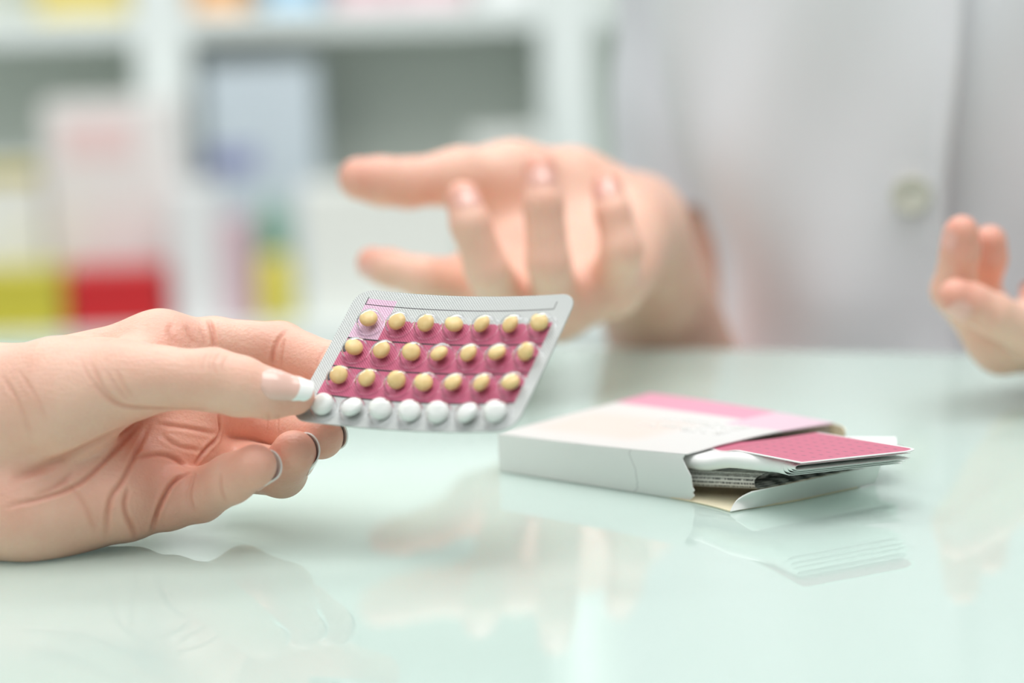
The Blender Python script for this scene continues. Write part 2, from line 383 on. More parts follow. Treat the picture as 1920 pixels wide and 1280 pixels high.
# ------------------------------------------------------------------ customer's left hand holding the pack
def build_customer():
    w = lambda u, v, Z, r: (P(u, v, Z), r)
    elbow = np.array([-400., 640., 48.]); 
    wr, wu = P(-70, 770, 778), P(-70, 930, 772)
    palm = blend([
        rc(elbow + np.array([0, 6, 4]), wr, 36, 20), rc(elbow - np.array([0, 6, 4]), wu, 36, 20),
        rc(wr, P(20, 780, 767), 20, 19), rc(P(0, 778, 766), P(120, 746, 757), 19.3, 17.3), rc(P(120, 746, 757), P(235, 715, 752), 17.3, 11.5),
        rc(P(-50, 750, 786), P(300, 658, 787), 14, 11.3), rc(P(-50, 815, 786), P(350, 748, 790), 13, 11.5),
        rc(P(-50, 880, 782), P(322, 842, 784), 13, 11.5), rc(P(-50, 945, 772), P(235, 920, 771), 15, 13),
        rc(P(-60, 955, 770), P(60, 955, 764), 15, 17), rc(P(60, 955, 764), P(205, 930, 763), 17, 13.5),
        rc(P(215, 695, 763), P(300, 672, 780), 8.5, 8.5), rc(P(300, 658, 787), P(350, 748, 790), 11, 11), rc(P(350, 748, 790), P(322, 842, 784), 11, 11), rc(P(322, 842, 784), P(245, 920, 771), 11, 11.5),
    ], 9)
    J = {
        'thumb': [w(232, 714, 752, 11), w(305, 709, 750, 9.6), w(400, 712, 748, 9.5), w(450, 724, 748, 9.1), w(505, 738, 748, 7.5), w(552, 741, 749, 6.2)],
        'index': [w(305, 657, 787, 10.5), w(400, 648, 794, 9.2), w(525, 653, 800, 8.6), w(618, 688, 788, 7.9), w(688, 735, 766, 6.5)],
        'middle': [w(350, 748, 790, 10), w(500, 792, 803, 8.7), w(562, 806, 790, 8.0), w(602, 819, 775, 7.2)],
        'ring': [w(322, 842, 784, 10), w(448, 873, 797, 8.7), w(528, 885, 780, 7.9), w(551, 849, 765, 7.2)],
        'little': [w(244, 931, 768, 13.4), w(312, 932, 769, 10.4), w(374, 928, 768, 8.4), w(433, 897, 757, 7.6), w(478, 873, 750, 6.8)],
    }
    k = {'thumb': 7, 'index': 5, 'middle': 5, 'ring': 4, 'little': 2.2}
    f = hand_sdf(palm, [chain(J[n], 2.5) for n in J], [k[n] for n in J], floor=0.15)
    v, q = surface_nets(f, (-440, 590, -4), (-30, 830, 105), 0.95)
    v = relax(v, q, 2); v = project(f, v, 2); v, q = subdivide(v, q); v = project(f, v, 2)
    L = [(p_, d_*0.85, w_*0.78) for p_, d_, w_ in CREASES]
    v, red = creases(f, v, L)
    o = mesh_np('person', v/1000, q, SKIN)
    tips = [(J[n][-1][0], 11, 0.6) for n in J] + [(J[n][2][0], 9, 0.22) for n in J] + [(P(290, 900, 765), 34, 0.42), (P(450, 800, 785), 22, 0.3), (P(340, 625, 775), 16, 0.3), (P(560, 690, 780), 16, 0.25)]
    set_attr(o, 'pink', blobs(v, tips)); set_attr(o, 'crease', red)
    tag(o, 'bare left hand and forearm resting on the table, pinching the blister pack', 'person')
    up = RN @ np.array([0, 1., 0]); near = RN @ np.array([0, 0, 1.]); right = RN @ np.array([1., 0, 0])
    nd = {'thumb': unit(0.55*up + 1.0*near), 'index': unit(right*0.8 - near + up*.3), 'middle': unit(right*1.0 - 0.4*near + 0.42*up), 'ring': unit(right*1.0 + 0.12*up - 0.4*near), 'little': unit(right*0.9 - 0.15*up - 0.6*near)}
    spec = {'thumb': (12.6, 3.4, 0.72, 0.0), 'index': (8.5, 2, 0.95, 0.3), 'middle': (8.5, 4.4, 0.95, 0.5), 'ring': (8.5, 4.0, 0.98, 0.5), 'little': (7.6, 4.0, 0.98, 0.4)}
    for n in J:
        Ln, fr, hf, st = spec[n]; bs = J[n][-2][0] if n != 'thumb' else P(489, 734, 748)
        nail('fingernail', chain(J[n], 2.5), bs, J[n][-1][0], nd[n], Ln, fr, NAIL_F, o, half=hf, start=st, arch=0.004, flat=0.5 if n == 'thumb' else 0.42, w0=0.5 if n == 'thumb' else 0.45)
    return o
CREASES = [   # sight-line paths of the skin folds, depth, width
    ([(394, 767), (254, 765), (219, 757), (190, 735), (172, 706)], 0.6, 0.8), ([(238, 800), (164, 837), (98, 868), (20, 898)], 1.3, 1.8),
    ([(266, 790), (203, 857), (148, 911), (78, 935), (10, 950)], 0.9, 0.9), ([(281, 794), (250, 857), (230, 904), (203, 935), (199, 1013)], 0.9, 0.9),
    ([(242, 911), (230, 950), (250, 990), (256, 1017)], 0.8, 0.9), ([(359, 884), (324, 900), (305, 935), (289, 974), (283, 1009)], 1.6, 0.8),
    ([(250, 857), (312, 849), (355, 880)], 0.8, 0.9), ([(289, 794), (351, 802), (410, 814)], 0.6, 0.9), ([(410, 775), (414, 818), (390, 837), (363, 872)], 1.3, 0.8),
    ([(367, 886), (354, 927), (367, 962)], 0.45, 0.6), ([(360, 890), (348, 930), (358, 958)], 0.25, 0.5), ([(414, 884), (414, 919), (426, 943)], 0.4, 0.6),
    ([(386, 662), (376, 681), (380, 700)], 0.22, 0.5), ([(414, 659), (398, 681), (406, 705)], 0.25, 0.5), ([(402, 658), (388, 678), (394, 700)], 0.2, 0.45), ([(428, 666), (416, 684), (420, 700)], 0.18, 0.45),
    ([(170, 680), (198, 736), (234, 757)], 0.35, 0.7), ([(195, 690), (215, 722), (243, 752)], 0.22, 0.5), ([(150, 672), (178, 730), (210, 760)], 0.22, 0.6), ([(215, 690), (232, 720), (250, 745)], 0.25, 0.6),
    ([(537, 617), (514, 646), (509, 690)], 0.7, 0.7), ([(533, 632), (528, 660), (527, 690)], 0.45, 0.6), ([(612, 648), (596, 672), (590, 690)], 0.4, 0.6),
    ([(392, 598), (400, 625), (403, 655)], 1.0, 0.9), ([(324, 603), (316, 622), (332, 648)], 0.35, 1.3), ([(348, 608), (356, 628), (366, 650)], 0.45, 1.5), ([(372, 612), (382, 630), (386, 652)], 0.25, 0.8),
    ([(503, 772), (499, 815)], 0.35, 0.6), ([(521, 774), (521, 815)], 0.3, 0.6), ([(300, 812), (330, 838), (385, 845)], 0.5, 0.9), ([(120, 900), (160, 940), (180, 1000)], 0.35, 0.9),
    ([(60, 930), (110, 912), (140, 880)], 0.5, 1.0), ([(0, 700), (40, 760), (60, 830)], 0.25, 0.9), ([(30, 690), (70, 745), (90, 800)], 0.2, 0.8),
]

# ------------------------------------------------------------------ blister pack
CW, CH = 81.0, 56.0
CR = np.array([[0.864, -0.358, 0.353], [0.027, 0.734, 0.679], [-0.502, -0.577, 0.644]])
CT = (np.array([-48.9, -16.5, 784.2]) + np.array([0.2, 26.6, 711.8]))/2
PITCH_U, PITCH_V, U0, V0 = 10.5, 12.2, 10.6, 14.0
def card_pt(a, b, h=0.0):
    """a mm from the left, b mm from the top, h mm proud of the printed face; the sheet is bowed lengthwise"""
    x, y = a-CW/2, b-CH/2; t = 2*x/CW; sag = 2.6*(1-t*t); 
    c = CR @ np.array([x, y, sag - 0.6*(y/28)**2]) + CT
    # normal of the bowed sheet (towards the viewer = -n)
    tx = unit(CR @ np.array([1, 0, -2.6*2*t*2/CW])); ty = unit(CR @ np.array([0, 1, -1.2*y/784])); n = -unit(np.cross(tx, ty))
    c = c + n*h
    return RN @ np.array([c[0], -c[1], -c[2]]) + np.array([0, 0, CAM_H*1000])
def build_pack():
    m = mat('printed_foil', srgb(205, 207, 205), 0.36, Metallic=0.25); T = NT(m); U, V, uvv = T.uv()
    silver = srgb(192, 196, 194); pink = srgb(192, 94, 124); lilac = srgb(214, 178, 200); black = srgb(52, 46, 50)
    c = T.mix(T.rect(U, V, 4.8, 76.3, 11.6, 44.9), silver, pink)
    c = T.mix(T.rect(U, V, 4.8, 15.6, 3.6, 20.4), c, lilac)
    def over(c, *r): return T.mix(T.rect(U, V, *r), c, black)
    c = over(c, 4.8, 74.5, 5.9, 6.25); c = over(c, 4.8, 5.1, 3.0, 6.1); c = over(c, 74.3, 74.6, 3.0, 6.1)
    for y in (20.4, 32.4, 44.6): c = over(c, 4.8, 76.3, y-0.32, y+0.32)
    for y in (26.2, 38.4): c = over(c, 4.8, 6.6, y-3.6, y+0.2)
    for y in (14.0, 26.2, 38.4): c = over(c, 73.4, 76.3, y-0.25, y+0.25)
    T.l(c, T.b.inputs['Base Color'])
    k = 2*math.pi/0.72
    d1 = T.m('SINE', T.m('MULTIPLY', T.m('ADD', U, V), k*0.72)); d2 = T.m('SINE', T.m('MULTIPLY', T.m('SUBTRACT', U, V), k*0.72))
    em = T.m('MULTIPLY', T.m('ADD', d1, 1.0), T.m('ADD', d2, 1.0))
    T.bump(em, 0.5, 0.00006)
    root = empty('blister_pack', card_pt(CW/2, CH/2)/1000)
    tag(root, 'silver and pink blister pack of tablets, pinched by the hand at its left edge', 'blister pack')
    # rounded sheet: corner radius 5 mm
    nu, nv, rad = 65, 47, 6.0
    def fn(a, b):
        x, y = a*CW, b*CH
        dx = max(rad-x, x-(CW-rad), 0); dy = max(rad-y, y-(CH-rad), 0)
        if dx > 0 and dy > 0:
            s = max(dx, dy)/math.hypot(dx, dy); dx2, dy2 = dx*s, dy*s
            x = rad-dx2 if x < rad else CW-rad+dx2; y = rad-dy2 if y < rad else CH-rad+dy2
        fn.xy = (x, y)
        return card_pt(x, y)
    o = sheet('foil_sheet', fn, nu, nv, 0.45, m)
    uvs = []
    for a in np.linspace(0, 1, nu):
        for b in np.linspace(0, 1, nv): fn(a, b); uvs.append(fn.xy)
    uvs = np.array(uvs*2, np.float32); L = np.empty(len(o.data.loops), np.int32); o.data.loops.foreach_get('vertex_index', L)
    o.data.uv_layers[0].data.foreach_set('uv', uvs[L].ravel()); keep(o, root)
    # clear bubble
    pl = bpy.data.materials.new('clear_plastic'); pl.use_nodes = True; t = pl.node_tree; t.nodes.clear()
    out = t.nodes.new('ShaderNodeOutputMaterial'); mx = t.nodes.new('ShaderNodeMixShader'); tr = t.nodes.new('ShaderNodeBsdfTransparent'); gl = t.nodes.new('ShaderNodeBsdfGlossy')
    fr = t.nodes.new('ShaderNodeLayerWeight'); fr.inputs['Blend'].default_value = 0.12; gl.inputs['Roughness'].default_value = 0.06; tr.inputs[0].default_value = (0.97, 0.97, 0.98, 1)
    t.links.new(fr.outputs[0], mx.inputs[0]); t.links.new(tr.outputs[0], mx.inputs[1]); t.links.new(gl.outputs[0], mx.inputs[2]); t.links.new(mx.outputs[0], out.inputs[0])
    def dome(name, r, h, cu, cv):
        prof = [(r+0.75, 0.2), (r+0.7, 0.45), (r+0.5, 0.6), (r+0.28, 0.5), (r+0.12, 0.42), (r+0.03, 0.7), (r, 1.1), (r*0.985, h*0.45), (r*0.93, h*0.68), (r*0.80, h*0.86), (r*0.58, h*0.96), (r*0.3, h*0.995)]
        n = 28; V_ = []
        for pr, ph in prof:
            for i in range(n):
                a = 2*math.pi*i/n; V_.append(card_pt(cu+pr*math.cos(a), cv+pr*math.sin(a), ph))
        V_.append(card_pt(cu, cv, h)); Fc = [[j*n+i, j*n+(i+1) % n, (j+1)*n+(i+1) % n, (j+1)*n+i] for j in range(len(prof)-1) for i in range(n)]
        Fc += [[(len(prof)-1)*n+i, (len(prof)-1)*n+(i+1) % n, len(V_)-1] for i in range(n)]
        return keep(mesh_np(name, np.array(V_)/1000, Fc, pl), root)
    def pill(name, r, th, centre, nrm, m):
        a = unit(np.cross(nrm, [0.3, 0.9, 0.1])); b = np.cross(nrm, a); n, k_ = 32, 14; V_ = []
        for j in range(1, k_):
            ph = math.pi*j/k_; s, cz = math.sin(ph), math.cos(ph)
            rr = r*(abs(s)**0.8); hh = th/2*np.sign(cz)*abs(cz)**0.92
            for i in range(n):
                an = 2*math.pi*i/n; V_.append(rr*(math.cos(an)*a + math.sin(an)*b) + nrm*hh)
        V_ += [nrm*th/2, -nrm*th/2]; Fc = [[(j)*n+i, (j)*n+(i+1) % n, (j+1)*n+(i+1) % n, (j+1)*n+i] for j in range(k_-2) for i in range(n)]
        e = (k_-1)*n; Fc += [[e, (i+1) % n, i] for i in range(n)] + [[e+1, (k_-2)*n+i, (k_-2)*n+(i+1) % n] for i in range(n)]
        o = mesh_np(name, np.array(V_)/1000, Fc, m); o.location = centre/1000; return o
    my = mat('yellow_coating', srgb(240, 208, 138), 0.32); T = NT(my); tc = T.n('ShaderNodeTexCoord')
    T.l(T.mix(T.noise(tc.outputs['Object'], 500, 3), srgb(250, 224, 162), srgb(241, 204, 134)), T.b.inputs['Base Color'])
    T.b.inputs['Subsurface Weight'].default_value = 0.1; T.b.inputs['Subsurface Scale'].default_value = 0.001
    mw = mat('white_coating', srgb(244, 245, 240), 0.3); T = NT(mw); tc = T.n('ShaderNodeTexCoord')
    T.bump(T.noise(tc.outputs['Object'], 900, 2), 0.1, 0.0001)
    ordn = ['leftmost', 'second from the left', 'third from the left', 'fourth, in the middle,', 'third from the right', 'second from the right', 'rightmost']
    rown = ['in the top row', 'in the second row', 'in the third row', 'in the bottom row']
    rr = random.Random(11)
    for j in range(4):
        for i in range(7):
            cu, cv = U0+PITCH_U*i, V0+PITCH_V*j; white = j == 3
            b = dome('bubble', 4.4, 4.5, cu, cv)
            n = unit(card_pt(cu, cv, 1)-card_pt(cu, cv, 0)); tx = unit(card_pt(cu+1, cv)-card_pt(cu, cv)); ty = np.cross(n, tx)
            view = unit(np.array([0, 0, CAM_H*1000]) - card_pt(cu, cv))
            nn = unit(n + 0.75*rr.uniform(0.2, 0.9)*(view-n*(view@n)) + rr.uniform(-.45, .45)*tx + rr.uniform(-.3, .3)*ty)
            c = card_pt(cu - 0.4 + rr.uniform(-.25, .25), cv - 0.45 + rr.uniform(-.25, .25), 2.55)
            p = pill('tablet', 3.55 if white else 2.95, 3.5 if white else 3.3, c, nn, mw if white else my)
            extra = ', over the pale lilac patch' if False else ''
            tag(p, ('white' if white else 'yellow') + ' round tablet ' + ordn[i] + ' ' + rown[j] + ' of the blister pack' + extra, 'tablet', 'tablets in the blister pack')
    return root

# ------------------------------------------------------------------ opened carton with booklet and leaflet
def build_carton():
    A0, B0 = onz(937, 884, 0), onz(1289, 939, 0)
    x = unit(B0-A0); y = np.array([-x[1], x[0], 0]); z = np.array([0, 0, 1.]); L1 = np.linalg.norm(B0-A0); L2 = 88.0; H = 13.4
    def W(a, b, c): return A0 + x*a + y*b + z*(c+0.3)
    root = empty('medicine_carton', A0/1000)
    tag(root, 'opened white carton with a pink band lying on the mint table', 'carton')
    mc = mat('white_card', srgb(243, 243, 240), 0.45)
    mi = mat('raw_card_inside', srgb(232, 222, 192), 0.8)
    for m_ in (mc, mi):
        T = NT(m_); tc = T.n('ShaderNodeTexCoord'); T.bump(T.noise(tc.outputs['Object'], 700, 3), 0.06, 0.0003)
    mt = mat('printed_card', srgb(243, 243, 240), 0.4); T = NT(mt); U, V, uvv = T.uv()
    c = T.mix(T.rect(U, V, 0.05, 0.62, 0.15, 0.55, 0.12), srgb(222, 222, 220), srgb(228, 215, 208))
    slant = T.m('MULTIPLY_ADD', U, 0.0, V)
    c = T.mix(T.m('MULTIPLY', T.band(V, 0.755, 2, 0.012), T.band(U, -1, 2, 0.01)), c, srgb(226, 158, 182))
    c = T.mix(T.rect(U, V, 0.70, 2, 0.62, 2, 0.012), c, srgb(226, 196, 210))
    T.l(c, T.b.inputs['Base Color'])
    mf = mat('front_card', srgb(240, 241, 239), 0.45); T = NT(mf); U, V, uvv = T.uv()
    T.l(T.mix(T.m('MULTIPLY', T.band(U, 0.721, 0.7265, 0.003), 0.4), srgb(240, 241, 239), srgb(150, 146, 150)), T.b.inputs['Base Color'])
    flare = lambda a: 2.6*max(0, a/L1)**2.0
    K = lambda o: keep(o, root)
    # top lid: bowed up towards the mouth
    def top(a, b):
        zm = np.interp(b*88, [0, 18, 38, 51, 70, 88], [15.5, 15.4, 14.7, 14.0, 12.4, 10.6])
        return W(a*(L1 + 0.8*math.sin(b*math.pi)), b*L2, H + (zm-H)*a**1.8)
    K(sheet('top_panel', top, 25, 25, 0.45, mt))
    # front panel with a torn mouth edge
    tear = [(0, 0.8), (0.12, 3.3), (0.2, 2.6), (0.24, 3.6), (0.3, 2.9), (0.55, 2.4), (0.75, 0.2), (0.9, -1.4), (1, -0.6)]
    tz, ta = zip(*tear)
    def front(a, b):
        e = L1 + np.interp(b, tz, ta); s = a*e
        return W(s, -0.9*math.sin(math.pi*b)*a**3, b*(H+2.1*max(0, s/L1)**1.8))
    K(sheet('front_panel', front, 30, 33, 0.45, mf))
    K(sheet('back_panel', lambda a, b: W(a*(L1-2), L2, b*(H-2.7*a**1.8)), 12, 5, 0.45, mc))
    K(sheet('end_panel', lambda a, b: W(0, a*L2, b*H), 8, 5, 0.45, mc))
    def bottom(a, b):
        s = a*np.interp(b*88, [0, 20, 53, 60, 88], [104, 113.5, 121.5, 112, 92]); return W(s, 0.7 + b*(L2-1.4) - 6.0*a**6*(1-b), 0.05)
    K(sheet('bottom_panel', bottom, 20, 12, 0.45, mi))
    # tuck flap folded up from the bottom panel's end, curled at its front corner
    def flap(a, b):
        pb = np.array([np.interp(a, [0, 0.45, 1], [104.9, 113.9, 122.0]), np.interp(a, [0, 0.45, 1], [-6.2, 20.7, 53.5]), 0.25])
        pt = np.array([np.interp(a, [0, 1], [109.5, 124.6]), np.interp(a, [0, 1], [-0.2, 53.2]), 6.2+0.8*a])
        cur = math.exp(-(a/0.10)**2)
        p = pb + (pt-pb)*b + np.array([-2.4, 1.2, 0.0])*cur*math.sin(math.pi*b)
        return W(*p)
    K(sheet('tuck_flap', flap, 30, 8, 0.45, mc))
    K(sheet('dust_flap', lambda a, b: W(L1 - 1 + a*13, L2*0.985 - 10*a*a, 10.6 - b*5 + a*0.6), 8, 5, 0.45, mi))
    # braille dots on the lid
    bm = bmesh.new(); rr = random.Random(3)
    for gi in range(9):
        for di in (0, 1):
            for dj in (0, 1, 2):
                if rr.random() < 0.55: continue
                a = 0.40 + gi*0.052 + di*0.024; b = 0.40 + dj*0.032
                for row in (0, 1):
                    bb = b + row*0.13
                    p = top(a, bb)/1000; r = bmesh.ops.create_icosphere(bm, subdivisions=1, radius=0.001)
                    for w_ in r['verts']: w_.co = Vector(p) + Vector((w_.co.x, w_.co.y, max(0, w_.co.z)*0.75 + 0.0002))
    o = bm_obj('braille_dots', bm, mc, None, True); tag(o, kind='stuff'); K(o)

    # ---- folded booklet with a pink cover, sliding out of the mouth
    Q1, Q2, Q3 = onz(1503, 868, 20.5), onz(1737, 845, 19.5), onz(1347, 838, 16.6)
    g1 = unit(Q3-Q1); g2 = unit(Q2-Q1); g2 = unit(g2 - g1*(g2@g1)*0.6); wid = np.linalg.norm(Q2-Q1); up = np.array([0, 0, 1.])
    bl = 62.0
    mb = mat('pink_cover', srgb(224, 116, 146), 0.35); T = NT(mb); U, V, uvv = T.uv()
    cell = T.m('LESS_THAN', T.m('FRACT', T.m('MULTIPLY_ADD', V, 9, 0.2)), 0.2)
    rowoff = T.m('MULTIPLY', T.m('FLOOR', T.m('MULTIPLY_ADD', V, 9, 0.2)), 0.37)
    dash = T.m('LESS_THAN', T.m('FRACT', T.m('ADD', T.m('MULTIPLY', U, 11), rowoff)), 0.4)
    txt = T.m('MULTIPLY', T.m('MULTIPLY', cell, dash), T.rect(U, V, 0.06, 0.9, 0.1, 0.92))
    c = T.mix(T.rect(U, V, 0.022, 2, 0.022, 0.978, 0.006), srgb(248, 246, 245), srgb(206, 100, 130))
    c = T.mix(T.m('MULTIPLY', txt, 0.5), c, srgb(110, 60, 84)); T.l(c, T.b.inputs['Base Color'])
    mp = mat('white_paper', srgb(244, 245, 243), 0.6)
    book = empty('booklet', (Q1 + g1*30)/1000); tag(book, 'folded booklet with a bright pink cover sticking out of the carton', 'booklet')
    def under(p, gap):
        """slip beneath the lid where the point lies inside the carton's mouth"""
        q = p-A0; a_, b_ = q@x, q@y; lid = (top(min(max(a_/L1, 0), 1), min(max(b_/L2, 0), 1))-A0)[2] - 0.75 - gap
        wgt = min(1, max(0, (L1+16-a_)/14)); wgt = wgt*wgt*(3-2*wgt)
        z_ = q[2]; zl = min(z_, lid); return A0 + x*a_ + y*b_ + up*(z_ + (zl-z_)*wgt)
    def cover(a, b):
        s, t = a*bl, b*wid
        if s < 7 and t > wid-7:
            dx, dy = 7-s, t-(wid-7); q = max(dx, dy)/math.hypot(dx, dy) if dx*dx+dy*dy else 1; s, t = 7-dx*q, wid-7+dy*q
        return under(Q1 + g1*s + g2*t, 0)
    keep(sheet('cover', cover, 40, 30, 0.3, mb), book)
    # white pages: each a U folded at the front, nested
    mtext = mat('printed_paper', srgb(240, 240, 237), 0.65); T = NT(mtext); U, V, uvv = T.uv()
    mpg = T.n('ShaderNodeMapping'); mpg.inputs['Scale'].default_value = (70, 26, 1); T.l(uvv, mpg.inputs['Vector'])
    nz = T.noise(mpg.outputs[0], 1.0, 2, 0.6); ln = T.m('LESS_THAN', T.m('FRACT', T.m('MULTIPLY', V, 26)), 0.5)
    T.l(T.mix(T.m('MULTIPLY', ln, T.m('MULTIPLY_ADD', nz, 7, -2.7, True)), srgb(240, 240, 237), srgb(70, 74, 76)), T.b.inputs['Base Color'])
    def upage(name, s0, ln_, w_, top_h, bot_h, bulge, m, par, base, inset=0.0, tilt=0.0, uvs=None):
        """sheet folded lengthwise: from the top edge round the front fold to the bottom edge"""
        hh = (top_h-bot_h)/2
        def fn(a, b):
            s = s0 + a*(bl-s0)*ln_
            if b < 0.4: t = w_*(1-b/0.4); dz = top_h; tt = t
            elif b < 0.6:
                an = (b-0.4)/0.2*math.pi; tt = -bulge*math.sin(an); dz = (top_h+bot_h)/2 + hh*math.cos(an)
            else: t = w_*((b-0.6)/0.4); dz = bot_h; tt = t
            dz *= 1-0.25*s/bl; return under(base + g1*s + g2*(tt + min(inset, 3 - 0.42*(s-26))), 0) + up*dz
        return keep(sheet(name, fn, 14, 44, 0.16, m, uvs=uvs), par)
    for i, (th, bh, bu, s0) in enumerate(((-0.4, -6.3, 3.2, 14.0), (-0.9, -5.2, 2.5, 11.5), (-1.3, -4.2, 1.8, 9.5), (-1.7, -3.4, 1.2, 7.0))):
        upage('page', s0, 0.97, wid*0.93, th, bh, bu, mp, book, Q1, inset=2.0-0.6*i+3.0)
    # ---- folded leaflet under the booklet
    leaf = empty('leaflet', W(L1, 20, 3)/1000); tag(leaf, 'folded printed paper leaflet under the pink booklet in the carton mouth', 'leaflet')
    R1, R2 = onz(1424, 913, 5.2), onz(1686, 860, 8.4); wl = np.linalg.norm(R2-R1)
    h2 = unit(R2-R1); h1 = unit(-x*0.96 - y*0.2)
    def leafsheet(i, s0, top_h, bot_h, bu):
        hh = (top_h-bot_h)/2
        def fn(a, b):
            s = s0 + a*(27-s0)
            if b < 0.4: tt = wl*(1-b/0.4); dz = top_h
            elif b < 0.6:
                an = (b-0.4)/0.2*math.pi; tt = -bu*math.sin(an); dz = (top_h+bot_h)/2 + hh*math.cos(an)
            else: tt = wl*((b-0.6)/0.4); dz = bot_h
            return R1 + h1*s + h2*tt + up*(dz - 2.0*s/55)
        return keep(sheet('folded_sheet', fn, 12, 44, 0.14, mtext), leaf)
    for i, a in enumerate(((0.0, 3.9, -0.5, 1.9), (1.2, 3.2, 0.1, 1.4), (2.2, 2.5, 0.6, 1.0), (-1.5, 4.7, 4.2, 0.5))): leafsheet(i, *a)
    ca, cb, cc, cd = W(88, 74, 8.6), W(117, 75, 11.6), W(127, 60, 11.2), W(92, 50, 8.2)
    keep(sheet('loose_leaf', lambda a, b: (ca*(1-a)+cb*a)*(1-b) + (cd*(1-a)+cc*a)*b, 8, 6, 0.16, mp), leaf)
    return root

# ------------------------------------------------------------------ pharmacist
def build_pharmacist():
    w = lambda u, v, Z, r: (P(u, v, Z), r)
    # her right hand (left in the picture), palm up, fingers curled towards the viewer
    elbow = np.array([118., 1258., -140.])
    palmR = blend([
        rc(elbow, P(1185, 430, 1084), 37.8, 24.2), rc(P(1185, 430, 1084), P(1150, 400, 1040), 22.1, 15.8), rc(P(1180, 440, 1071), P(1178, 440, 1034), 17.9, 15.8),
        rc(P(1080, 352, 1034), P(885, 530, 1000), 13.7, 11.6), rc(P(1115, 370, 1034), P(952, 565, 989), 13.7, 11.0), rc(P(1150, 395, 1034), P(1045, 575, 985), 14.7, 11.0),
        rc(P(1178, 425, 1029), P(1148, 538, 989), 15.8, 10.5), rc(P(1190, 440, 1021), P(1175, 500, 1003), 14.2, 12.6),
        rc(P(1060, 350, 1034), P(960, 338, 1021), 15.8, 14.7), rc(P(960, 338, 1021), P(862, 332, 1010), 14.7, 11.0),
        rc(P(885, 530, 1000), P(952, 565, 989), 9.5, 9.5), rc(P(952, 565, 989), P(1045, 575, 985), 9.5, 9.5), rc(P(1045, 575, 985), P(1148, 538, 989), 9.5, 9.5),
        rc(P(930, 400, 1024), P(1000, 480, 1016), 12.6, 12.6),
    ], 10)
    JR = {'thumb': [w(862, 332, 1010, 11.0), w(765, 343, 1003, 10.4), w(715, 340, 999, 10.1), w(674, 335, 996, 8.8)],
          'index': [w(885, 530, 1000, 10.5), w(790, 520, 981, 8.4), w(730, 503, 983, 7.6), w(698, 493, 988, 6.5)],
          'middle': [w(952, 568, 989, 10.5), w(913, 505, 953, 8.5), w(882, 420, 948, 7.8), w(868, 372, 953, 7.0)],
          'ring': [w(1045, 578, 985, 10.5), w(1028, 490, 953, 8.6), w(1019, 382, 950, 7.8), w(1012, 319, 956, 6.9)],
          'little': [w(1148, 538, 989, 10.5), w(1166, 465, 964, 8.3), w(1150, 400, 964, 7.1), w(1138, 350, 971, 6.2)]}
    fR = hand_sdf(palmR, [chain(JR[n], 2.5) for n in JR], [8, 5, 5, 5, 5])
    elbL = P(2400, 410, 1200)
    palmL = blend([
        rc(elbL, P(2150, 590, 990), 36, 22), rc(P(2150, 590, 990), P(2080, 630, 962), 22, 19),
        rc(P(2080, 628, 962), P(1872, 628, 940), 18, 12.5), rc(P(2080, 630, 975), P(1905, 640, 965), 14, 11), rc(P(2080, 636, 952), P(1955, 640, 926), 13, 9),
        rc(P(2060, 620, 985), P(1990, 590, 978), 14, 10)], 9)
    JL = {'little': [w(1960, 640, 926, 9), w(1862, 590, 916, 8.2), w(1825, 570, 914, 7.6), w(1793, 555, 912, 6.7)],
          'ring': [w(1878, 655, 942, 10), w(1786, 545, 935, 8.1), w(1800, 472, 926, 7.2), w(1803, 436, 923, 6.6)],
          'middle': [w(1905, 650, 965, 10), w(1835, 548, 957, 8), w(1853, 484, 946, 7.2), w(1856, 453, 943, 6.5)],
          'thumb': [w(1990, 590, 978, 10), w(1958, 566, 970, 8.2), w(1945, 560, 966, 7)]}
    fL = hand_sdf(palmL, [chain(JL[n], 2.5) for n in JL], [5, 5, 5, 7])
    cx, cy = 222., 1238.
    hip = lambda z: np.array([cx, cy, z])
    torso = blend([rc(hip(-300)+np.array([-30, 0, 0]), hip(180)+np.array([-45, 0, 0]), 62, 70), rc(hip(-300)+np.array([30, 0, 0]), hip(180)+np.array([45, 0, 0]), 62, 70),
                   rc(hip(330)+np.array([-120, 0, 0]), hip(330)+np.array([120, 0, 0]), 60, 60), rc(hip(340), hip(420), 52, 50),
                   rc(hip(320)+np.array([-120, 85, 0]), elbow, 35, 33), rc(hip(320)+np.array([125, 8, 0]), elbL, 36, 35)], 6)
    vs, qs, n0, tips = [], [], 0, []
    for f, lo, hi, h, cut in ((fR, (-100, 910, -185), (175, 1310, 155), 1.35, elbow), (fL, (130, 880, -30), (430, 1240, 120), 1.25, elbL), (torso, (-80, 1080, -400), (500, 1400, 480), 6, None)):
        v, q = surface_nets(f, lo, hi, h); v = relax(v, q, 2); v = project(f, v, 2)
        vs.append(v); qs.append(q+n0); n0 += len(v)
    v, q = np.concatenate(vs), np.concatenate(qs)
    o = mesh_np('person', v/1000, q, SKIN)
    tips = [(J[n][-1][0], 11, 0.75) for J in (JR, JL) for n in J] + [(JR['thumb'][1][0], 16, 0.3)]
    set_attr(o, 'pink', blobs(v, tips)); set_attr(o, 'crease', np.zeros(len(v)))
    tag(o, 'person in a white buttoned lab coat gesturing with both hands behind the table', 'person')
    up = RN @ np.array([0, 1., 0]); near = RN @ np.array([0, 0, 1.]); right = RN @ np.array([1., 0, 0])
